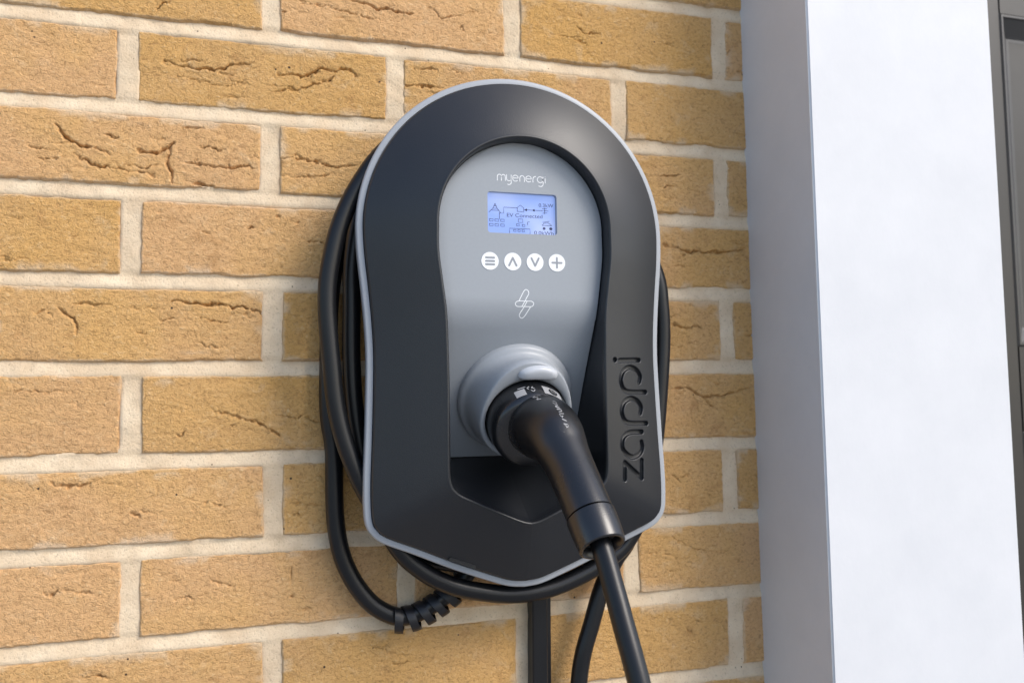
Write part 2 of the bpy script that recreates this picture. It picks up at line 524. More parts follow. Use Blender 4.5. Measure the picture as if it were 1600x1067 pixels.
def brick_field(U, W, x0, x1, z0, z1, seed, rnd, given=True, ncr=None):
    """outward height (mm) of the brick face at wall coordinates U, W."""
    h = 0.6 * fbm(U / 55, W / 40, seed, 2) + 0.5 * fbm(U / 17, W / 9, seed + 3, 3) + 0.30 * fbm(U / 6, W / 3.2, seed + 5, 2)
    edge = np.minimum.reduce([U - x0, x1 - U, W - z0, z1 - W])
    edge = edge + 1.5 * fbm(U / 30, W / 30, seed + 9, 2) + 0.7 * fbm(U / 6, W / 6, seed + 11, 2) - 0.5
    h = h - 4.5 * (1 - sstep(-0.8, 1.8, edge)) - 0.12 * (1 - sstep(0, 8, edge))
    lines = []
    if given:
        for pts, w, d in CRACKS:
            cx = sum(q[0] for q in pts) / len(pts); cz = sum(q[1] for q in pts) / len(pts)
            if x0 - 6 < cx < x1 + 6 and z0 - 3 < cz < z1 + 3:
                lines.append((np.array(pts, float), w, d))
    for _ in range(rnd.randint(4, 9) if ncr is None else ncr):
        L = rnd.uniform(3, 26); sx = rnd.uniform(x0, x1 - L); sz = rnd.uniform(z0 + 8, z1 - 8)
        sl = rnd.uniform(-0.25, 0.15); k = 5
        pts = [(sx + L * i / (k - 1), sz + sl * L * i / (k - 1) + rnd.uniform(-1.6, 1.6)) for i in range(k)]
        lines.append((np.array(pts), rnd.uniform(0.8, 1.2), rnd.uniform(0.4, 1.4)))
    if lines:
        Uj = U + 1.6 * fbm(U / 6, W / 6, seed + 21, 3); Wj = W + 2.6 * fbm(U / 4.2, W / 4.2, seed + 31, 3)
        for pts, w, d in lines:
            best = np.full(U.shape, 1e9); sd = np.zeros(U.shape); par = np.zeros(U.shape)
            n = len(pts)
            for i in range(n - 1):
                a, b2 = pts[i], pts[i + 1]; ab = b2 - a; l2 = ab @ ab + 1e-9
                t = np.clip(((Uj - a[0]) * ab[0] + (Wj - a[1]) * ab[1]) / l2, 0, 1)
                dx = Uj - a[0] - t * ab[0]; dz = Wj - a[1] - t * ab[1]
                dd = np.hypot(dx, dz); m = dd < best
                best = np.where(m, dd, best); sd = np.where(m, dz, sd); par = np.where(m, (i + t) / (n - 1), par)
            taper = 0.35 + 0.65 * np.sin(np.clip(par, 0.02, 0.98) * math.pi) ** 0.6
            taper = taper * (0.72 + 0.42 * vnoise(U / 5, W / 5, seed + 41))
            h = h - d * 2.5 * taper * np.exp(-(best / (w * 0.60 * (0.55 + 0.45 * taper))) ** 2)
            h = h - 0.35 * d / 2.5 * taper * np.exp(-(best / 4.5) ** 2) * (sd > 0)      # the fold above the crease slumps in
            h = h + 0.40 * d / 2.5 * taper * np.exp(-((best - 2.6) / 2.2) ** 2) * (sd < 0)
    return h


def make_brick(x0, x1, z0, z1, res, seed, given):
    rnd = random.Random(seed)
    nu, nv = max(8, int((x1 - x0) / res)), max(5, int((z1 - z0) / res))
    # finer rows at the border so that the arris is round
    def ax(a, b2, n):
        t = np.linspace(0, 1, n)
        return a + (b2 - a) * t
    U, W = np.meshgrid(ax(x0, x1, nu), ax(z0, z1, nv), indexing='ij')
    h = brick_field(U, W, x0, x1, z0, z1, seed, rnd, given)
    tx, tz = rnd.uniform(-1, 1) * 0.006, rnd.uniform(-1, 1) * 0.014
    h = h + 0.6 + rnd.uniform(-0.7, 0.7) + tx * (U - (x0 + x1) / 2) + tz * (W - (z0 + z1) / 2)
    ed = np.minimum.reduce([U - x0, x1 - U, W - z0, z1 - W])
    lim = fbm(U / 26, W / 18, seed + 51, 2); fine_ = fbm(U / 5, W / 4, seed + 57, 3)
    sm_ = (1 - sstep(0.5, 3.2, ed + 1.6 * fine_)) * 0.75 + 0.8 * (1 - sstep(2, 11, ed + 3 * fine_)) * sstep(0.18, 0.42, lim)
    sm_ = np.clip(sm_, 0, 1).reshape(-1)
    V = np.stack([U, -h, W], -1).reshape(-1, 3)
    F = [grid_faces(nu, nv)]
    idx = np.arange(nu * nv).reshape(nu, nv)
    ring = np.concatenate([idx[:, 0], idx[-1, 1:], idx[-2::-1, -1], idx[0, -2:0:-1]])
    B = V[ring].copy(); B[:, 1] = 40.0
    n = len(ring); b0 = len(V)
    V = np.concatenate([V, B])
    k = np.arange(n)
    F.append(np.stack([ring[k], b0 + k, b0 + (k + 1) % n, ring[(k + 1) % n]], -1))
    return V, np.concatenate(F), np.concatenate([sm_, np.ones(n)])


pool = {}
RECTS = []
seed = 100
for k in range(-13, 22):
    zt, zb = bed_z(k), bed_z(k + 1)
    if zt < -1245: break
    z1 = zt - 5.5; z0 = max(zb + 5.5, -1249)
    J = list(JOINT.get(k, [111 + 225 * i for i in range(3)] if k % 2 == 0 else [-1 + 225.5 * i for i in range(3)]))
    while J[0] > WX0 + 120: J.insert(0, J[0] - 225)
    while J[-1] < WX1 - 100: J.append(J[-1] + 225)
    J = [WX0 - 7] + J + [WX1 + 7]
    for i in range(len(J) - 1):
        x0, x1 = J[i] + 7, J[i + 1] - 7
        if x1 - x0 < 20: continue
        RECTS.append((x0, x1, z0, z1))
        seed += 1
        hero = (-2 <= k <= 9) and x1 > -125 and x0 < 600
        if hero:
            jr = random.Random(seed * 3)
            V, F, A = make_brick(x0 + jr.uniform(-1, 1), x1 + jr.uniform(-1, 1), z0 + jr.uniform(-.8, .8), z1 + jr.uniform(-.8, .8), 0.86, seed, True)
            add_attr(obj("brick", V, F, MB, wall).data, A)
        else:
            key = (round(x1 - x0), round(z1 - z0) , seed % 2)
            c = ((x0 + x1) / 2, 0.0, (z0 + z1) / 2)
            if key not in pool:
                V, F, A = make_brick(-(x1 - x0) / 2, (x1 - x0) / 2, -(z1 - z0) / 2, (z1 - z0) / 2, 4.5, seed, False)
                pool[key] = mesh_np("brick", V, F); add_attr(pool[key], A); pool[key].materials.append(MB)
            link(bpy.data.objects.new("brick", pool[key]), wall, c)
# mortar: one displaced sheet, recessed behind the bricks and smeared unevenly, on a solid backing
xs = np.unique(np.concatenate([np.arange(WX0, -130, 25), np.arange(-130, 605, 2.6), np.arange(605, WX1, 20), [WX1]]))
zs = np.unique(np.concatenate([np.arange(-1250, -345, 25), np.arange(-345, 420, 2.6), np.arange(420, 1340, 25)]))
U, W = np.meshgrid(xs, zs, indexing='ij')
mh = -1.15 + 1.0 * fbm(U / 24, W / 14, 900, 3) + 0.5 * fbm(U / 6, W / 6, 930, 2)
for k in range(-2, 11):                                    # struck joint: a shallow slope inside each bed
    zc = bed_z(k)
    mh = mh + 1.2 * np.clip((zc - W) / 5.5, -1, 1) * (np.abs(W - zc) < 7)
for x0, x1, z0, z1 in RECTS:
    i0, i1 = np.searchsorted(xs, (x0, x1)); j0, j1 = np.searchsorted(zs, (z0, z1))
    sl = (slice(i0, i1), slice(j0, j1))
    ins = np.minimum.reduce([U[sl] - x0, x1 - U[sl], W[sl] - z0, z1 - W[sl]])
    mh[sl] -= 14.0 * sstep(3.0, 6.0, ins)
V = np.stack([U, -mh, W], -1).reshape(-1, 3)
F = grid_faces(len(xs), len(zs))
nb = len(V)
V = np.concatenate([V, [(WX0, 100, -1250), (WX1, 100, -1250), (WX1, 100, zs[-1]), (WX0, 100, zs[-1])]])
nz = len(zs); nx = len(xs)
c00, c10, c11, c01 = 0, (nx - 1) * nz, nx * nz - 1, nz - 1
F = np.concatenate([F, [[nb, nb + 3, nb + 2, nb + 1], [nb, c00, c01, nb + 3], [nb + 1, nb + 2, c11, c10], [nb, nb + 1, c10, c00], [nb + 3, c01, c11, nb + 2]]])
obj("mortar", V, F, MM, wall)

# ------------------------------------------------------------------ white pilaster
V, F = box(592.5, 809, -111, 6, -1250, 1330, 1.6, 3)
tag(obj("white_pilaster", V, F, MW, None, True, auto=50), "tall white painted square pilaster beside the brick wall", "pillar")

# ------------------------------------------------------------------ door beyond the pilaster
door = empty("panelled_door", (1290, 80, -1250), "dark grey panelled door set back behind the white pilaster", "door")
COLS = ((1010, 1262), (1326, 1578)); ROWS = ((30, 455), (520, 820), (-560, -78), (-1080, -640))
for xa, xb in ((825, 1009.6), (1262.4, 1325.6), (1578.4, 1760)):
    V, F = box(xa, xb, 62, 106, -1240, 900, 1.5)
    obj("stile", V, F, M_DOOR, door, True, auto=40)
for xa, xb in COLS:
    zl = sorted([z for r_ in ROWS for z in r_]); zl = [-1240] + zl + [900]
    for i in range(0, len(zl), 2):
        V, F = box(xa + 0.2, xb - 0.2, 62.6, 106, zl[i], zl[i + 1], 1.5)
        obj("rail", V, F, M_DOOR, door, True, auto=40)
for sx0, sx1, nm in ((776, 824, 0), (1761, 1830, 1)):
    V, F = box(sx0 if nm else 801, sx1, 20, 110, -1249, 960, 2)
    obj("door_frame", V, F, M_DOOR, door, True, auto=40)
V, F = box(825, 1760, 20, 110, 902, 960, 2)
obj("door_frame", V, F, M_DOOR, door, True, auto=40)


def moulding(x0, x1, z0, z1, y, w=24, hgt=11):
    prof = [(-1, 1.0), (1, -1.5), (3.5, -1.5), (5, 1.0), (w - 3, hgt + 2), (w, hgt + 4), (w + 4, hgt + 4)]
    V, F = [], []
    for off, dy in prof:
        V += [(x0 + off, y + dy, z0 + off), (x1 - off, y + dy, z0 + off), (x1 - off, y + dy, z1 - off), (x0 + off, y + dy, z1 - off)]
    for i in range(len(prof) - 1):
        for k in range(4):
            F.append([4 * i + k, 4 * i + (k + 1) % 4, 4 * (i + 1) + (k + 1) % 4, 4 * (i + 1) + k])
    return V, F


def panel(x0, x1, z0, z1):
    V, F = box(x0 + 2, x1 - 2, 77, 100, z0 + 2, z1 - 2, 1, 2)
    pn = obj("door_panel", V, F, M_DOOR, door, True, auto=40)
    V, F = moulding(x0, x1, z0, z1, 61.8)
    obj("moulding", V, F, M_DOOR_LIT, pn, False)


M_DOOR_LIT = plastic("dark_grey_door_paint_lit", (0.048, 0.047, 0.046), 0.35, 0.1, 300.0)  # door paint made lighter: light catching the moulding slopes is put into the colour
for xa, xb in COLS:
    for za, zb in ROWS:
        panel(xa, xb, za, zb)

# ------------------------------------------------------------------ charger
CX = 320.0
charger = empty("wall_charger", (CX, 0, -190), "black and grey wall mounted electric car charging unit with lit screen", "charger")
OUT_S = [(141, 117), (140, 95), (137, 65), (134.5, 35), (133.5, 10), (134, -20), (135.4, -60), (137, -95), (137, -117), (135.6, -130), (131, -138.5), (121.5, -146), (95, -157), (65, -170), (35, -181.5), (15, -188.2), (0, -190)]
INN_S = [(75.5, 119), (75.5, 95), (72.5, 70), (69.5, 45), (68.5, 15), (68, -15), (68, -45), (68, -70), (68, -86), (67, -95), (64, -101), (58, -106), (46, -111.6), (30, -119), (15, -125.8), (6, -129.3), (0, -130.5)]


def full_outline(side, zc, R, nr, nl, na):
    """clockwise from the top: right arc, right side, V, left side, left arc"""
    arc = [(R * math.sin(t), zc + R * math.cos(t)) for t in np.linspace(0, math.pi / 2, na, endpoint=False)]
    P0 = np.array([arc[-3]] + list(side), float)
    right = catmull(P0, [1] + list(nr))[1:]
    left = catmull(P0, [1] + list(nl))[1:]
    pts = arc + [tuple(q) for q in right] + [(-x, z) for x, z in left[:-1][::-1]] + [(-x, z) for x, z in arc[1:][::-1]]
    return np.array(pts)


def inset(P, d):
    T = np.roll(P, -1, 0) - np.roll(P, 1, 0)
    T /= np.linalg.norm(T, axis=1)[:, None]
    Nn = np.stack([T[:, 1], -T[:, 0]], 1)       # for a clockwise outline this points inwards
    return P + Nn * d


NR = [12, 12, 30, 60, 62, 84, 76, 46, 16, 8, 8, 14, 12, 12, 10, 8]
NL = [10] * 8 + [8, 8, 8, 12, 10, 10, 8, 8]
OUT = full_outline(OUT_S, 117, 141, NR, NL, 72)
INN = full_outline(INN_S, 119, 75.5, NR, NL, 72)
COARSE = full_outline(OUT_S, 117, 141, NL, NL, 72)
for A_ in (OUT, COARSE):
    A_[:, 0] += 0.0085 * np.maximum(0, 117 - A_[:, 1])
nS = len(OUT)


def loft(rings, closed_caps=True):
    """rings: list of (outline n x 2, y) -> verts / faces"""
    n = len(rings[0][0])
    V = np.concatenate([np.stack([CX + P[:, 0], np.full(n, float(y)), P[:, 1]], 1) for P, y in rings])
    F = [list(f) for f in grid_faces(len(rings), n, wrap_v=True, flip=False)]
    if closed_caps:
        F.append(list(range(n))[::-1]); F.append(list(range((len(rings) - 1) * n, len(rings) * n)))
    return V, F


V, F = loft([(inset(COARSE, 34), 0.5), (inset(COARSE, 34), -50.5), (inset(COARSE, 38), -50.5), (inset(COARSE, 38), -3)])
obj("back_box", V, F, M_DARK, charger, True, auto=40)
V, F = loft([(inset(COARSE, 40), -57), (inset(COARSE, 40), -49.5), (inset(COARSE, 4), -49.5), (inset(COARSE, 1.0), -50), (inset(COARSE, 0), -51.2), (COARSE, -58), (inset(COARSE, 0.5), -59.4), (inset(COARSE, 1.6), -60), (inset(COARSE, 5.3), -60), (inset(COARSE, 5.4), -57), (inset(COARSE, 40), -57)], False)
obj("rim", V, F, M_RIM, charger, True, auto=50)

ZAPPI = [[(88.2, -99.6), (88.6, -85.1), (107.9, -99.9), (108.5, -84.3)], [(109.7, -59.2), (95.7, -59.4), (88.8, -62.5), (86.3, -67.8), (87.5, -74.6), (97.0, -80.9), (106.2, -78.7), (109.8, -73.4), (108.9, -68.1)], [(115.9, -51.8), (96.7, -51.2), (89.9, -48.6), (87.1, -43.5), (86.9, -38.7), (90.4, -32.4), (97.9, -29.3), (105.8, -31.9), (109.9, -37.5), (108.6, -42.6)], [(115.8, -23.9), (96.6, -23.8), (89.7, -21.3), (86.9, -16.3), (86.7, -11.5), (90.2, -5.0), (97.7, -1.8), (105.6, -4.2), (109.8, -9.7), (108.5, -14.8)], [(85.9, 3.9), (108.8, 4.8)], [(80.0, 4.5), (80.3, 4.5)]]
# cover: a sloped horseshoe ring from the rim to the opening, then the pocket wall running back
O = inset(OUT, 6.0)
I = INN
BK = inset(INN, 1.3)
BK[:, 1] = np.maximum(BK[:, 1], -81.0)
rows = []
for y in (-55, -59.5, -61.5): rows.append((O, y))
rows.append((O + (I - O) * 0.006, -63.2)); rows.append((O + (I - O) * 0.018, -64.5))
nsl = 118
for j in range(1, nsl + 1):
    w = j / nsl
    rows.append((O + (I - O) * (0.018 + w * 0.916), -64.5 - 24.6 * (w + 0.04 * math.sin(math.pi * w))))
for fr, y in ((0.946, -89.5), (0.958, -89.75), (0.970, -89.7), (0.981, -89.3), (0.990, -88.6), (0.996, -87.6), (1.0, -86.2), (1.001, -84.6)):
    rows.append((O + (I - O) * fr, y))
for t in np.linspace(0, 1, 14)[1:]:
    rows.append((I + (BK - I) * t, -84.6 + t * 75.6))
V, F = loft(rows, False)
# debossed lettering pressed into the right flank
m = (V[:, 0] > CX + 72) & (V[:, 0] < CX + 124) & (V[:, 2] > -110) & (V[:, 2] < 14) & (V[:, 1] < -62)
idx = np.nonzero(m)[0]
Q = V[idx][:, [0, 2]] - np.array([CX, 0])
best = np.full(len(idx), 1e9)
for s in ZAPPI:
    P = smooth2d(s, 6) if len(s) > 4 else np.array(s, float)
    for a_, b_ in zip(P[:-1], P[1:]):
        ab = b_ - a_; t = np.clip(((Q - a_) @ ab) / (ab @ ab + 1e-9), 0, 1)
        best = np.minimum(best, np.linalg.norm(Q - a_ - t[:, None] * ab, axis=1))
V[idx, 1] += 3.4 * (1 - sstep(1.45, 2.25, best))
obj("cover", V, F, M_BLACK, charger, True)
# fascia: upright at the top, leaning back below
zz = np.concatenate([np.linspace(194.0, 188, 14), np.linspace(186, 60, 60), np.linspace(58, 25, 24), np.linspace(22, -80, 44)])
right = INN[:72 + sum(NR)]
oz, ox = right[:, 1], right[:, 0]
order = np.argsort(oz)


def halfw(z):
    zf = min(z, 194.45)
    if zf > 119: return math.sqrt(max(0.0, 75.5 ** 2 - (zf - 119) ** 2)) - 0.9 if zf < 194.4 else 0.5
    return float(np.interp(z, oz[order], ox[order])) - 1.0 - (0.35 if z < 40 else 0)


def fas_y(z):
    y = -76.0
    k = 62 / 115.0
    t = 45.0 - z
    if t <= -14: return y
    if t < 14: return y + k * (t + 14) ** 2 / 56.0
    return y + k * t


cols = np.linspace(-1, 1, 33)
Vf, Vb = [], []
for z in zz:
    hw = max(0.6, halfw(z))
    for cc in cols:
        e_ = 1 - abs(cc)
        Vf.append((CX + cc * hw, fas_y(z) + (0.5 if e_ == 0 else 0), z))
        Vb.append((CX + cc * hw, fas_y(z) + 7.0, z))
nr_, nc_ = len(zz), len(cols)
Ff = [list(f) for f in grid_faces(nr_, nc_, flip=False)]
off = nr_ * nc_
Fb = [[i + off for i in f][::-1] for f in Ff]
gi = np.arange(off).reshape(nr_, nc_)
ring = np.concatenate([gi[:, 0], gi[-1, 1:], gi[-2::-1, -1], gi[0, -2:0:-1]])
Fs = [[int(ring[i]), int(ring[(i + 1) % len(ring)]), int(ring[(i + 1) % len(ring)]) + off, int(ring[i]) + off] for i in range(len(ring))]
fascia = obj("fascia", np.array(Vf + Vb), Ff + Fb + Fs, M_FASCIA, charger, True)
bm = bmesh.new(); bm.from_mesh(fascia.data); bmesh.ops.recalc_face_normals(bm, faces=bm.faces[:]); bm.to_mesh(fascia.data); bm.free()
# the window for the screen is cut through the fascia
LX0, LX1, LZ0, LZ1 = 289.3, 352.3, 114.4, 150.2
V, F = slab2d(rrect2d(LX0, LX1, LZ0, LZ1, 2.6), -85, -60)
cut = obj("cutter", V, F, M_FASCIA, None, False)
bm = bmesh.new(); bm.from_mesh(cut.data); bmesh.ops.recalc_face_normals(bm, faces=bm.faces[:]); bm.to_mesh(cut.data); bm.free()
md = fascia.modifiers.new("b", 'BOOLEAN'); md.object = cut; md.operation = 'DIFFERENCE'; md.solver = 'EXACT'
bpy.context.view_layer.update()
dg = bpy.context.evaluated_depsgraph_get()
me2 = bpy.data.meshes.new_from_object(fascia.evaluated_get(dg))
fascia.modifiers.clear()
fascia.data = me2
bpy.data.objects.remove(cut)
bm = bmesh.new(); bm.from_mesh(me2)
for ed in bm.edges:
    if len(ed.link_faces) == 2 and ed.calc_face_angle(0) > math.radians(35): ed.smooth = False
bm.to_mesh(me2); bm.free()
FY = -76.0
V, F = slab2d(rrect2d(LX0 - 0.5, LX1 + 0.5, LZ0 - 0.5, LZ1 + 0.5, 2.6), -71.3, -69.4)
screen = obj("screen", V, F, M_LCD, charger, False)
tag(screen, "small lit blue display")


def lcd(x, y):                     # display drawing units -> place on the display
    return (LX0 + (x - 92) / 463.0 * (LX1 - LX0), -71.45, LZ1 - (y - 208) / 290.0 * (LZ1 - LZ0))


ink = [[(150, 283), (136, 318), (110, 346)], [(150, 283), (164, 318), (188, 350)], [(136, 318), (164, 318)], [(128, 332), (176, 332)], [(142, 300), (158, 300)],
       [(176, 350), (207, 350), (207, 307), (298, 307)], [(298, 332), (298, 305), (319, 286), (342, 305), (342, 336)], [(298, 332), (335, 332)],
       [(345, 318), (470, 318)], [(362, 310), (352, 318), (362, 326)], [(415, 311), (406, 318), (415, 325)],
       [(468, 304), (500, 302)], [(484, 296), (484, 340)], [(470, 336), (500, 332)], [(476, 318), (508, 318)], [(178, 352), (178, 392)],
       [(244, 487), (244, 455), (382, 455), (382, 487)], [(366, 425), (366, 405), (378, 403)],
       [(465, 424), (478, 408), (505, 404), (524, 416), (532, 424), (465, 424)], [(470, 402), (515, 392)]]
for bx in (112, 148, 186):
    for by in (394, 428):
        ink.append([(bx, by), (bx + 24, by), (bx + 24, by + 16), (bx, by + 16), (bx, by)])
for bx, by, s in ((304, 386, 30), (292, 422, 18), (330, 424, 18), (272, 464, 16), (300, 464, 16), (328, 464, 16)):
    ink.append([(bx, by), (bx + s, by), (bx + s, by + s * .8), (bx, by + s * .8), (bx, by)])
V, F = strokes_mesh(ink, 3.6, lcd, 0)
obj("screen_drawing", V, F, M_LCDINK, screen, False)
V, F = [], []
for cx_, cy_, rr in ((358, 318, 7), (410, 318, 7), (478, 446, 10), (524, 446, 11)):
    b0 = len(V); V += [lcd(x, y) for x, y in disc2d(cx_, cy_, rr, 16)]; F.append(list(range(b0, b0 + 16))[::-1])
obj("screen_dot", V, F, M_LCDINK, screen, False)


def text_mesh(name, body, x, y, width, hgt, mat, parent):
    cu = bpy.data.curves.new(name, 'FONT'); cu.body = body; cu.size = 1.0
    to = bpy.data.objects.new(name, cu); COL.objects.link(to)
    bpy.context.view_layer.update()
    me = bpy.data.meshes.new_from_object(to.evaluated_get(bpy.context.evaluated_depsgraph_get()))
    co = np.array([v.co[:] for v in me.vertices]); faces = [list(p.vertices) for p in me.polygons]
    bpy.data.objects.remove(to); bpy.data.curves.remove(cu)
    mn, mx = co.min(0), co.max(0)
    X = x + (co[:, 0] - mn[0]) / (mx[0] - mn[0]) * width
    Y = y - (co[:, 1] - mn[1]) / (mx[1] - mn[1]) * hgt
    return obj(name, [lcd(a1, b1) for a1, b1 in zip(X, Y)], faces, mat, parent, False)


text_mesh("screen_text", "0.3kW", 444, 292, 100, 26, M_LCDINK, screen)
text_mesh("screen_text", "EV Connected", 228, 374, 240, 27, M_LCDINK, screen)
text_mesh("screen_text", "0.0kWh", 410, 492, 132, 26, M_LCDINK, screen)

# maker's lettering in thin white strokes
def circ(cx, cy, r, a0, a1, n=14):
    return [(cx + r * math.cos(math.radians(t)), cy + r * math.sin(math.radians(t))) for t in np.linspace(a0, a1, n)]


MY = [[(0, 0), (0, 24), (4, 34), (13, 38), (22, 34), (26, 24), (26, 0)], [(26, 24), (30, 34), (39, 38), (48, 34), (52, 24), (52, 0)],
      [(60, 38), (60, 14), (64, 4), (75, 0), (86, 4), (90, 12)], [(90, 38), (90, -8), (86, -19), (75, -24), (66, -22)],
      [(99, 20), (137, 20)], circ(118, 19, 19, 2, 312), [(147, 0), (147, 22), (152, 34), (162, 38), (172, 34), (177, 22), (177, 0)],
      [(186, 20), (224, 20)], circ(205, 19, 19, 2, 312), [(234, 0), (234, 20), (239, 33), (252, 38)],
      circ(282, 19, 19, 0, 360, 22), [(301, 38), (301, -8), (297, -19), (285, -24), (272, -22)], [(315, 0), (315, 28)], [(315, 38), (315, 39)]]
V, F = strokes_mesh(MY, 4.6, lambda x, y: (298.3 + x * 0.1385, FY - 0.12, 160.3 + y * 0.1385), 4)
obj("maker_lettering", V, F, M_PRINT, charger, False)
EM = [[(300, 940), (316, 910), (334, 876), (350, 862), (367, 872), (369, 892), (354, 918), (343, 940)], [(343, 940), (322, 976)],
      [(388, 940), (344, 940), (300, 940), (282, 947), (276, 960), (290, 976), (340, 976), (386, 976), (402, 966), (403, 950), (388, 940)],
      [(358, 940), (334, 984), (310, 1022), (308, 1040), (324, 1053), (342, 1042), (364, 1008), (384, 976)]]
V, F = strokes_mesh(EM, 5.2, lambda x, y: (321.2 + (x - 340) * 0.1287, FY - 0.12 + max(0, fas_y(53.5 - (y - 957) * 0.1287) - FY), 53.5 - (y - 957) * 0.1287), 5)
obj("bolt_emblem", V, F, M_PRINT, charger, False)
for i, bx in enumerate((290.7, 311.0, 331.3, 351.4)):
    bz = 89.6 + 0.1 * i
    P = disc2d(bx, bz, 7.7, 48)
    V, F = slab2d(P[::-1], FY - 0.35, FY + 0.2)
    btn = obj("button", V, F, M_PRINT, charger, False)
    st = [[[(-3.6, 2.9), (3.6, 2.9)], [(-3.6, 0), (3.6, 0)], [(-3.6, -2.9), (3.6, -2.9)]],
          [[(-3.3, -3.4), (0, 3.2), (3.3, -3.4)]], [[(-3.3, 3.4), (0, -3.2), (3.3, 3.4)]],
          [[(-4.3, 0), (4.3, 0)], [(0, -4.3), (0, 4.3)]]][i]
    if i in (1, 2):
        s0 = st[0]; st = [[s0[0], s0[1]], [s0[1], s0[2]]]
    lift = [0]

    def t3(x, z):
        return (bx + x, FY - 0.42 - lift[0], bz + z)
    V, F = [], []
    for q in st:
        v, f = strokes_mesh([q], 1.75, t3, 0); b0 = len(V)
        V += v; F += [[b0 + j for j in gg] for gg in f]; lift[0] += 0.03
    obj("button_icon", V, F, M_ICON, btn, False)

# socket: a flared collar on the leaning lower fascia
AX = np.array([0, -0.880, -0.475]); UPT = np.array([0, -0.475, 0.880]); XA = np.array([1.0, 0, 0])
SCN = np.array([322.5, -37.5, -26.5])
prof = [(52.6, -3), (52.5, 4.0), (51.9, 5.8), (50.6, 7.0), (49.0, 7.9), (47.6, 9.4), (46.5, 12), (45.0, 17), (43.5, 25), (42.1, 33), (41.4, 37.6), (40.9, 39.0), (40.0, 39.6), (37.4, 39.4), (36.6, 38.4), (36.3, 37.0), (36.2, 5)]
V, F = lathe(prof, SCN, AX, XA, 96)
rel = V - SCN
hh = rel @ AX; rad_ = rel - hh[:, None] * AX; rl = np.linalg.norm(rad_, axis=1)
cu_ = np.clip((rad_ @ UPT) / rl, 0, 1)
V = V + rad_ / rl[:, None] * (12.0 * cu_ ** 3 * sstep(10, 36, hh) * sstep(36.4, 39.6, rl))[:, None]
socket = obj("socket", V, F[:, ::-1], M_SOCK, charger, True)
bm = bmesh.new()
bmesh.ops.create_uvsphere(bm, u_segments=36, v_segments=20, radius=1)
Vt = []
for v in bm.verts:
    x, y, z = v.co
    sx_ = math.copysign(abs(x) ** 0.72, x); sy_ = math.copysign(abs(y) ** 0.8, y)
    fy = 5.4 if sy_ > 0 else 6.8
    P = SCN + AX * (40.0 + 7.0 * z - 1.0 * (x * x)) + UPT * (45.4 + fy * sy_ - 3.6 * sx_ ** 2) + XA * (4.5 + 17.6 * sx_)
    if z > 0.55: P = P - AX * 3.0 * (z - 0.55) * max(0, 1 - (x * 1.5) ** 2)
    Vt.append(P)
Ft = [[v.index for v in f.verts] for f in bm.faces]; bm.free()
obj("socket_tab", Vt, Ft, plastic("pale_tab_plastic", (0.50, 0.52, 0.55), 0.26), socket, True)
# dark notch in the lower edge of the cover
P = []
q0, q1 = np.array([253.5, -161.6]), np.array([277.5, -170.8])
V, F = [], []
nn_ = np.array([0.35, 0.937])
pl = [q0 + nn_ * 0.2, q1 + nn_ * 0.2, q1 + nn_ * 3.2 - (q1 - q0) * 0.05, q0 + nn_ * 3.2 + (q1 - q0) * 0.05]
V, F = slab2d([tuple(q) for q in pl], -66.4, -57)
obj("drain_slot", V, F, M_DARK, charger, False)

# ------------------------------------------------------------------ trunking below the charger
prof2 = [(343.0, 2.5), (343.0, -13.0), (344.2, -14.4), (356.4, -15.0), (357.2, -14.2), (357.6, -12.2), (358.4, -12.0), (361.4, -11.2), (362.2, -9.5), (362.2, 2.5)]
zt = [(-150, 1.6), (-215, 0.9), (-290, 0.0), (-700, -1.5), (-1249, -2.0)]
V, F = [], []
for z, dx in zt:
    V += [(x + dx, y, z) for x, y in prof2]
n = len(prof2)
for i in range(len(zt) - 1):
    for j in range(n):
        F.append([i * n + j, i * n + (j + 1) % n, (i + 1) * n + (j + 1) % n, (i + 1) * n + j])
F.append(list(range(n))[::-1]); F.append(list(range((len(zt) - 1) * n, len(zt) * n)))
tag(obj("cable_trunking", V, F, M_CABLE, None, False), "narrow black plastic trunking running straight down the bricks below the charger", "trunking")

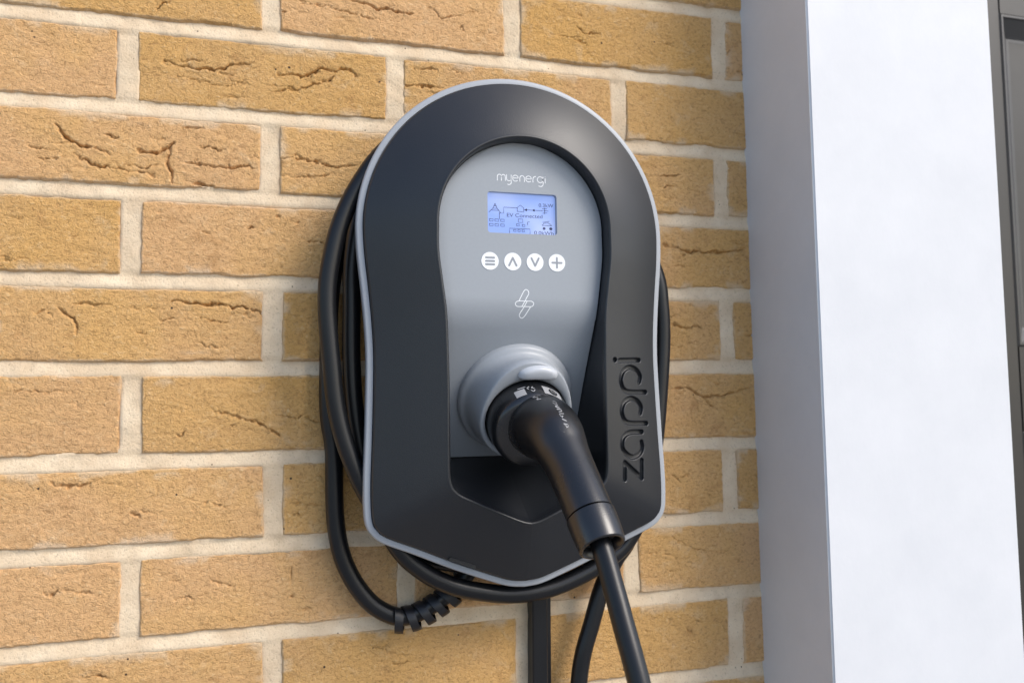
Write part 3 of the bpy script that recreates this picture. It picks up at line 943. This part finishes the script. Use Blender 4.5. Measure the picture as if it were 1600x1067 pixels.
# ------------------------------------------------------------------ charging cable with its plug
cable_t = empty("charging_cable", (338, -60, -700), "thick black charging cable looped around the charger and plugged into it", "cable")
PATH = [(331, -170, -96), (333.5, -186, -115), (336, -202, -136), (338.5, -216, -163), (340.6, -228, -187), (342, -237, -206), (343.5, -246, -228), (346, -262, -275), (348, -272, -360), (352, -268, -480), (357, -245, -600), (361, -200, -670), (364, -140, -690), (367, -85, -640),
        (369, -50, -540), (372, -34, -430), (377.5, -27, -345), (384, -24, -287), (389, -24, -261), (396.5, -24, -239), (408.5, -24, -205), (423, -24, -180), (437, -24, -159), (448, -24, -110), (449, -24, -40), (449, -25, 30), (446, -26, 90), (430, -28, 172), (390, -31, 219), (320, -35, 240), (252, -41, 222), (210, -45, 193.5),
        (184.5, -45, 160), (166.8, -45, 122), (158.4, -45, 83.6), (156.6, -45, 51), (159, -45, 7.8), (167, -45, -46), (181.5, -45, -89), (200.5, -45, -127), (217, -45, -155), (236, -45, -173), (258, -45, -186), (281, -45, -193.5), (315, -45, -198.5), (357, -45, -194.5), (400, -44.5, -178), (429, -43, -157), (449, -42, -118),
        (458, -41, -72), (464.6, -40, -28), (468.4, -40, 14), (468.6, -40, 57), (463, -38, 95), (432, -30, 165), (390, -26, 212), (320, -25, 234), (250, -26, 212), (208, -27, 182), (190.6, -27, 150), (182.5, -27, 119), (179.4, -27, 87), (179.2, -27, 53), (179, -27, 9), (182, -27, -35), (190, -27, -80), (205, -26.5, -124), (232, -26, -160), (273, -25, -172), (320, -24, -176), (370, -22, -168), (418, -18, -146),
        (436, -14, -100), (440, -13, -30), (438, -12.5, 50), (424, -12, 135), (385, -12, 200), (320, -12, 230), (252, -12, 208), (200, -12, 162), (172, -13, 115), (162.5, -13.5, 71), (160, -14, 20.7), (160.5, -14, -35), (164.5, -14, -68.6), (165.4, -14, -112.6), (169.5, -14, -151), (179, -14, -179), (196, -14, -203), (216, -14, -215.5), (231, -14, -216.5), (246, -14, -211), (260, -14, -203), (272, -14, -193.5), (284, -14, -182), (292, -14, -170)]
CP = resample(catmull(PATH, 10), 3.2)
wv = np.arange(len(CP)) / 16.0
CP = CP + 0.8 * np.stack([vnoise(wv, wv * 0 + 3.3, 5), vnoise(wv, wv * 0 + 7.7, 6) * 0.4, vnoise(wv, wv * 0 + 1.1, 8)], 1) * (np.arange(len(CP)) > 30)[:, None]
V, F = tube(CP, 7.85, 22)
cab = obj("cable", V, F, M_CABLE, cable_t, True, auto=60)
# spiral wrap around the lower end
seg = CP[-48:-6]
seg = seg[np.argmin(np.abs(seg[:, 0] - 218)):]
T, S, B = frames(seg, (0, 1, 0))
dist = np.r_[0, np.cumsum(np.linalg.norm(np.diff(seg, axis=0), axis=1))]
nw = 420
ss = np.linspace(0, dist[-1], nw)
it = lambda A: np.stack([np.interp(ss, dist, A[:, i]) for i in range(3)], 1)
Pc, Tc, Sc, Bc = it(seg), it(T), it(S), it(B)
V = []
for j in range(nw):
    ang = 2 * math.pi * ss[j] / 12.5 + 2.2
    dirv = math.cos(ang) * Sc[j] + math.sin(ang) * Bc[j]
    c0 = Pc[j] + np.array([0, -1.5, -2.2])
    sk = 0.0
    for r_, w_ in ((9.4, -3.7), (11.6, -3.7), (11.9, 0), (11.6, 3.7), (9.4, 3.7)):
        V.append(c0 + dirv * r_ + Tc[j] * (w_ + sk))
F = [list(f) for f in grid_faces(nw, 5, wrap_v=True)] + [[0, 1, 2, 3, 4], [(nw - 1) * 5 + k for k in (4, 3, 2, 1, 0)]]
wrp = obj("spiral_wrap", V, F, M_WRAP, cable_t, True, auto=45)

# plug: round head in the socket, bent grip, end collar
HP = [SCN + AX * 12, SCN + AX * 40, SCN + AX * 54 + np.array([1, -2, 1]), np.array([326.0, -112, -53]), np.array([327.2, -131, -59]), np.array([328.6, -146, -71.5]), np.array([330.2, -160, -85]), np.array([333, -184, -111]), np.array([336, -202.5, -134.5])]
GP = resample(catmull(HP, 12), 1.5)
gd = np.r_[0, np.cumsum(np.linalg.norm(np.diff(GP, axis=0), axis=1))]
total = gd[-1]
kd = [0, 48, 56, 62, 70, 80, 100, 118, total - 30, total - 27]
kr = [24, 24.5, 27, 27.6, 26.8, 25.2, 21.6, 18.8, 17.9, 17.9]
sel = gd <= total - 25
gr = np.interp(gd, kd, kr)
gr = np.convolve(np.pad(gr, 6, mode='edge'), np.ones(13) / 13, 'valid')
V, F = tube(GP[sel], gr[sel], 48, True)
plug = obj("plug_grip", V, F, M_PLUG, cable_t, True, auto=60)
# head: cylinder with rounded front edge
V, F = lathe([(20, 6), (35.2, 6), (35.4, 40), (35.1, 52), (34.4, 59.0), (32.6, 62.6), (29.5, 64.2), (15, 64.6), (2, 64.6)], SCN, AX, XA, 80)
obj("plug_head", V, F[:, ::-1], M_PLUG, plug, True)
sc2 = gd >= total - 24.4
rr = 18.6 - 1.3 * ((gd[sc2] - (total - 24.4)) / 24.4) ** 2
cp = GP[sc2]
T, S, B = frames(cp)
V, F = tube(cp, rr, 48, False)
V = list(V); n0 = len(cp); 
rings = [(0, 16.7, 0.7), (0, 15.4, 0.8), (0, 14.6, 0.2), (0, 13.6, -7), (0, 6.0, -8)]
base = (n0 - 1) * 48
ph = np.linspace(0, 2 * math.pi, 48, endpoint=False)
for k_, r_, d_ in rings:
    b0 = len(V)
    V += [cp[-1] + T[-1] * d_ + r_ * (math.cos(t) * S[-1] + math.sin(t) * B[-1]) for t in ph]
    F += [[base + i, b0 + i, b0 + (i + 1) % 48, base + (i + 1) % 48][::-1] for i in range(48)]
    base = b0
b0 = len(V)
V += [cp[0] + 17.0 * (math.cos(t) * S[0] + math.sin(t) * B[0]) for t in ph]
F += [[i, b0 + i, b0 + (i + 1) % 48, (i + 1) % 48] for i in range(48)]
obj("end_collar", V, F, M_PLUG, plug, True, auto=50)
T, S, B = frames(GP)


def on_grip(s, phi, lift):
    """point on the grip: s along it in mm, phi degrees from its top towards +x"""
    i = np.interp(s, gd, np.arange(len(gd))); k = int(i); k = min(k, len(gd) - 2); f = i - k
    P = GP[k] * (1 - f) + GP[k + 1] * f; r = np.interp(s, gd, gr) + lift
    Sx = S[k]; Up = -B[k] if B[k][2] < 0 else B[k]
    t = math.radians(phi)
    return P + r * (math.cos(t) * Up + math.sin(t) * Sx)


def patch(name, fn, u0, u1, v0, v1, mat, parent, r=0.0, nu=12, nv=10):
    us, vs = np.linspace(u0, u1, nu), np.linspace(v0, v1, nv)
    V = [fn(u, v) for u in us for v in vs]
    return obj(name, V, grid_faces(nu, nv), mat, parent, True)


B0, B1, PH0, PH1 = 76, 105, -16, 16
V, F = strokes_mesh([rrect2d(B0, B1, PH0, PH1, 5) + [rrect2d(B0, B1, PH0, PH1, 5)[0]]], 0.9, lambda u, v: on_grip(u, v, 0.15), 0)
obj("badge", V, F, plastic("badge_grey", (0.05, 0.05, 0.055), 0.35), plug, False)
sq = [[(72, 20), (73, 25), (75, 25), (75.5, 20), (74, 16)], [(77, 24), (78.5, 15), (79.5, 24)], [(81, 15), (81, 24), (82.5, 24), (83, 16)], [(84.5, 26), (84.5, 14), (86.5, 17), (86, 21)], [(88, 15), (89.5, 24)], [(91.5, 14), (92.5, 24), (94.5, 20), (92, 15)], [(92, 19), (95, 17)]]
V, F = strokes_mesh(sq, 0.85, lambda u, v: on_grip(u + 7, (v - 19) * 0.8, 0.2), 3)
obj("badge_lettering", V, F, M_STICK, plug, False)
V, F = strokes_mesh([[(58, 2), (60, -4), (61.5, 3)], [(58.5, 7), (61, 9)], [(64, 0), (65.5, -4), (66.5, 2)]], 1.3, lambda u, v: on_grip(u + 6, v - 17, 0.25), 3)
obj("moulded_mark", V, F, M_STICK, plug, False)


def on_head(h, phi, lift):
    t = math.radians(phi)
    return SCN + AX * h + (35.0 + lift) * (math.cos(t) * UPT + math.sin(t) * XA)


h0, h1 = 46.5, 58.5
hl = lambda h: float(np.interp(h, [40, 52, 59], [0.4, 0.1, -0.6]))
st1 = patch("rating_sticker", lambda u, v: on_head(u, v, 0.25 + hl(u)), h0, h1, 10, 40, M_STICK, plug)
V, F = strokes_mesh([circ(49, 25, 1, 0, 0, 2)[:1] + [(49.01, 25)]], 8.2, lambda u, v: on_head(u + 3.5, 25 + (v - 25) * 1.65, 0.45 + hl(u)), 0)
dk = obj("sticker_print", V, F, M_PLUG, plug, False)
V, F = strokes_mesh([[(49 + 2.3 * math.cos(t), 25 + 3.8 * math.sin(t)) for t in np.linspace(0.5, 5.8, 18)], [(49, 25), (51.5, 25)]], 0.75, lambda u, v: on_head(u + 3.5, v, 0.6 + hl(u)), 0)
obj("sticker_symbol", V, F, M_STICK, plug, False)
patch("rating_sticker", lambda u, v: on_head(u, v, 0.25 + hl(u)), 49.5, h1, -31, -16, M_STICK, plug)
V, F = strokes_mesh([[(45, -9), (46.5, -12), (48.5, -11)], [(45.5, -4), (47, -6), (48.5, -3)], [(50.5, -8), (53, -6), (51, -3)], [(44, -14), (44, -24)]], 1.3, lambda u, v: on_head(u + 3.5, v, 0.3 + hl(u)), 3)
obj("sticker_symbol", V, F, M_STICK, plug, False)
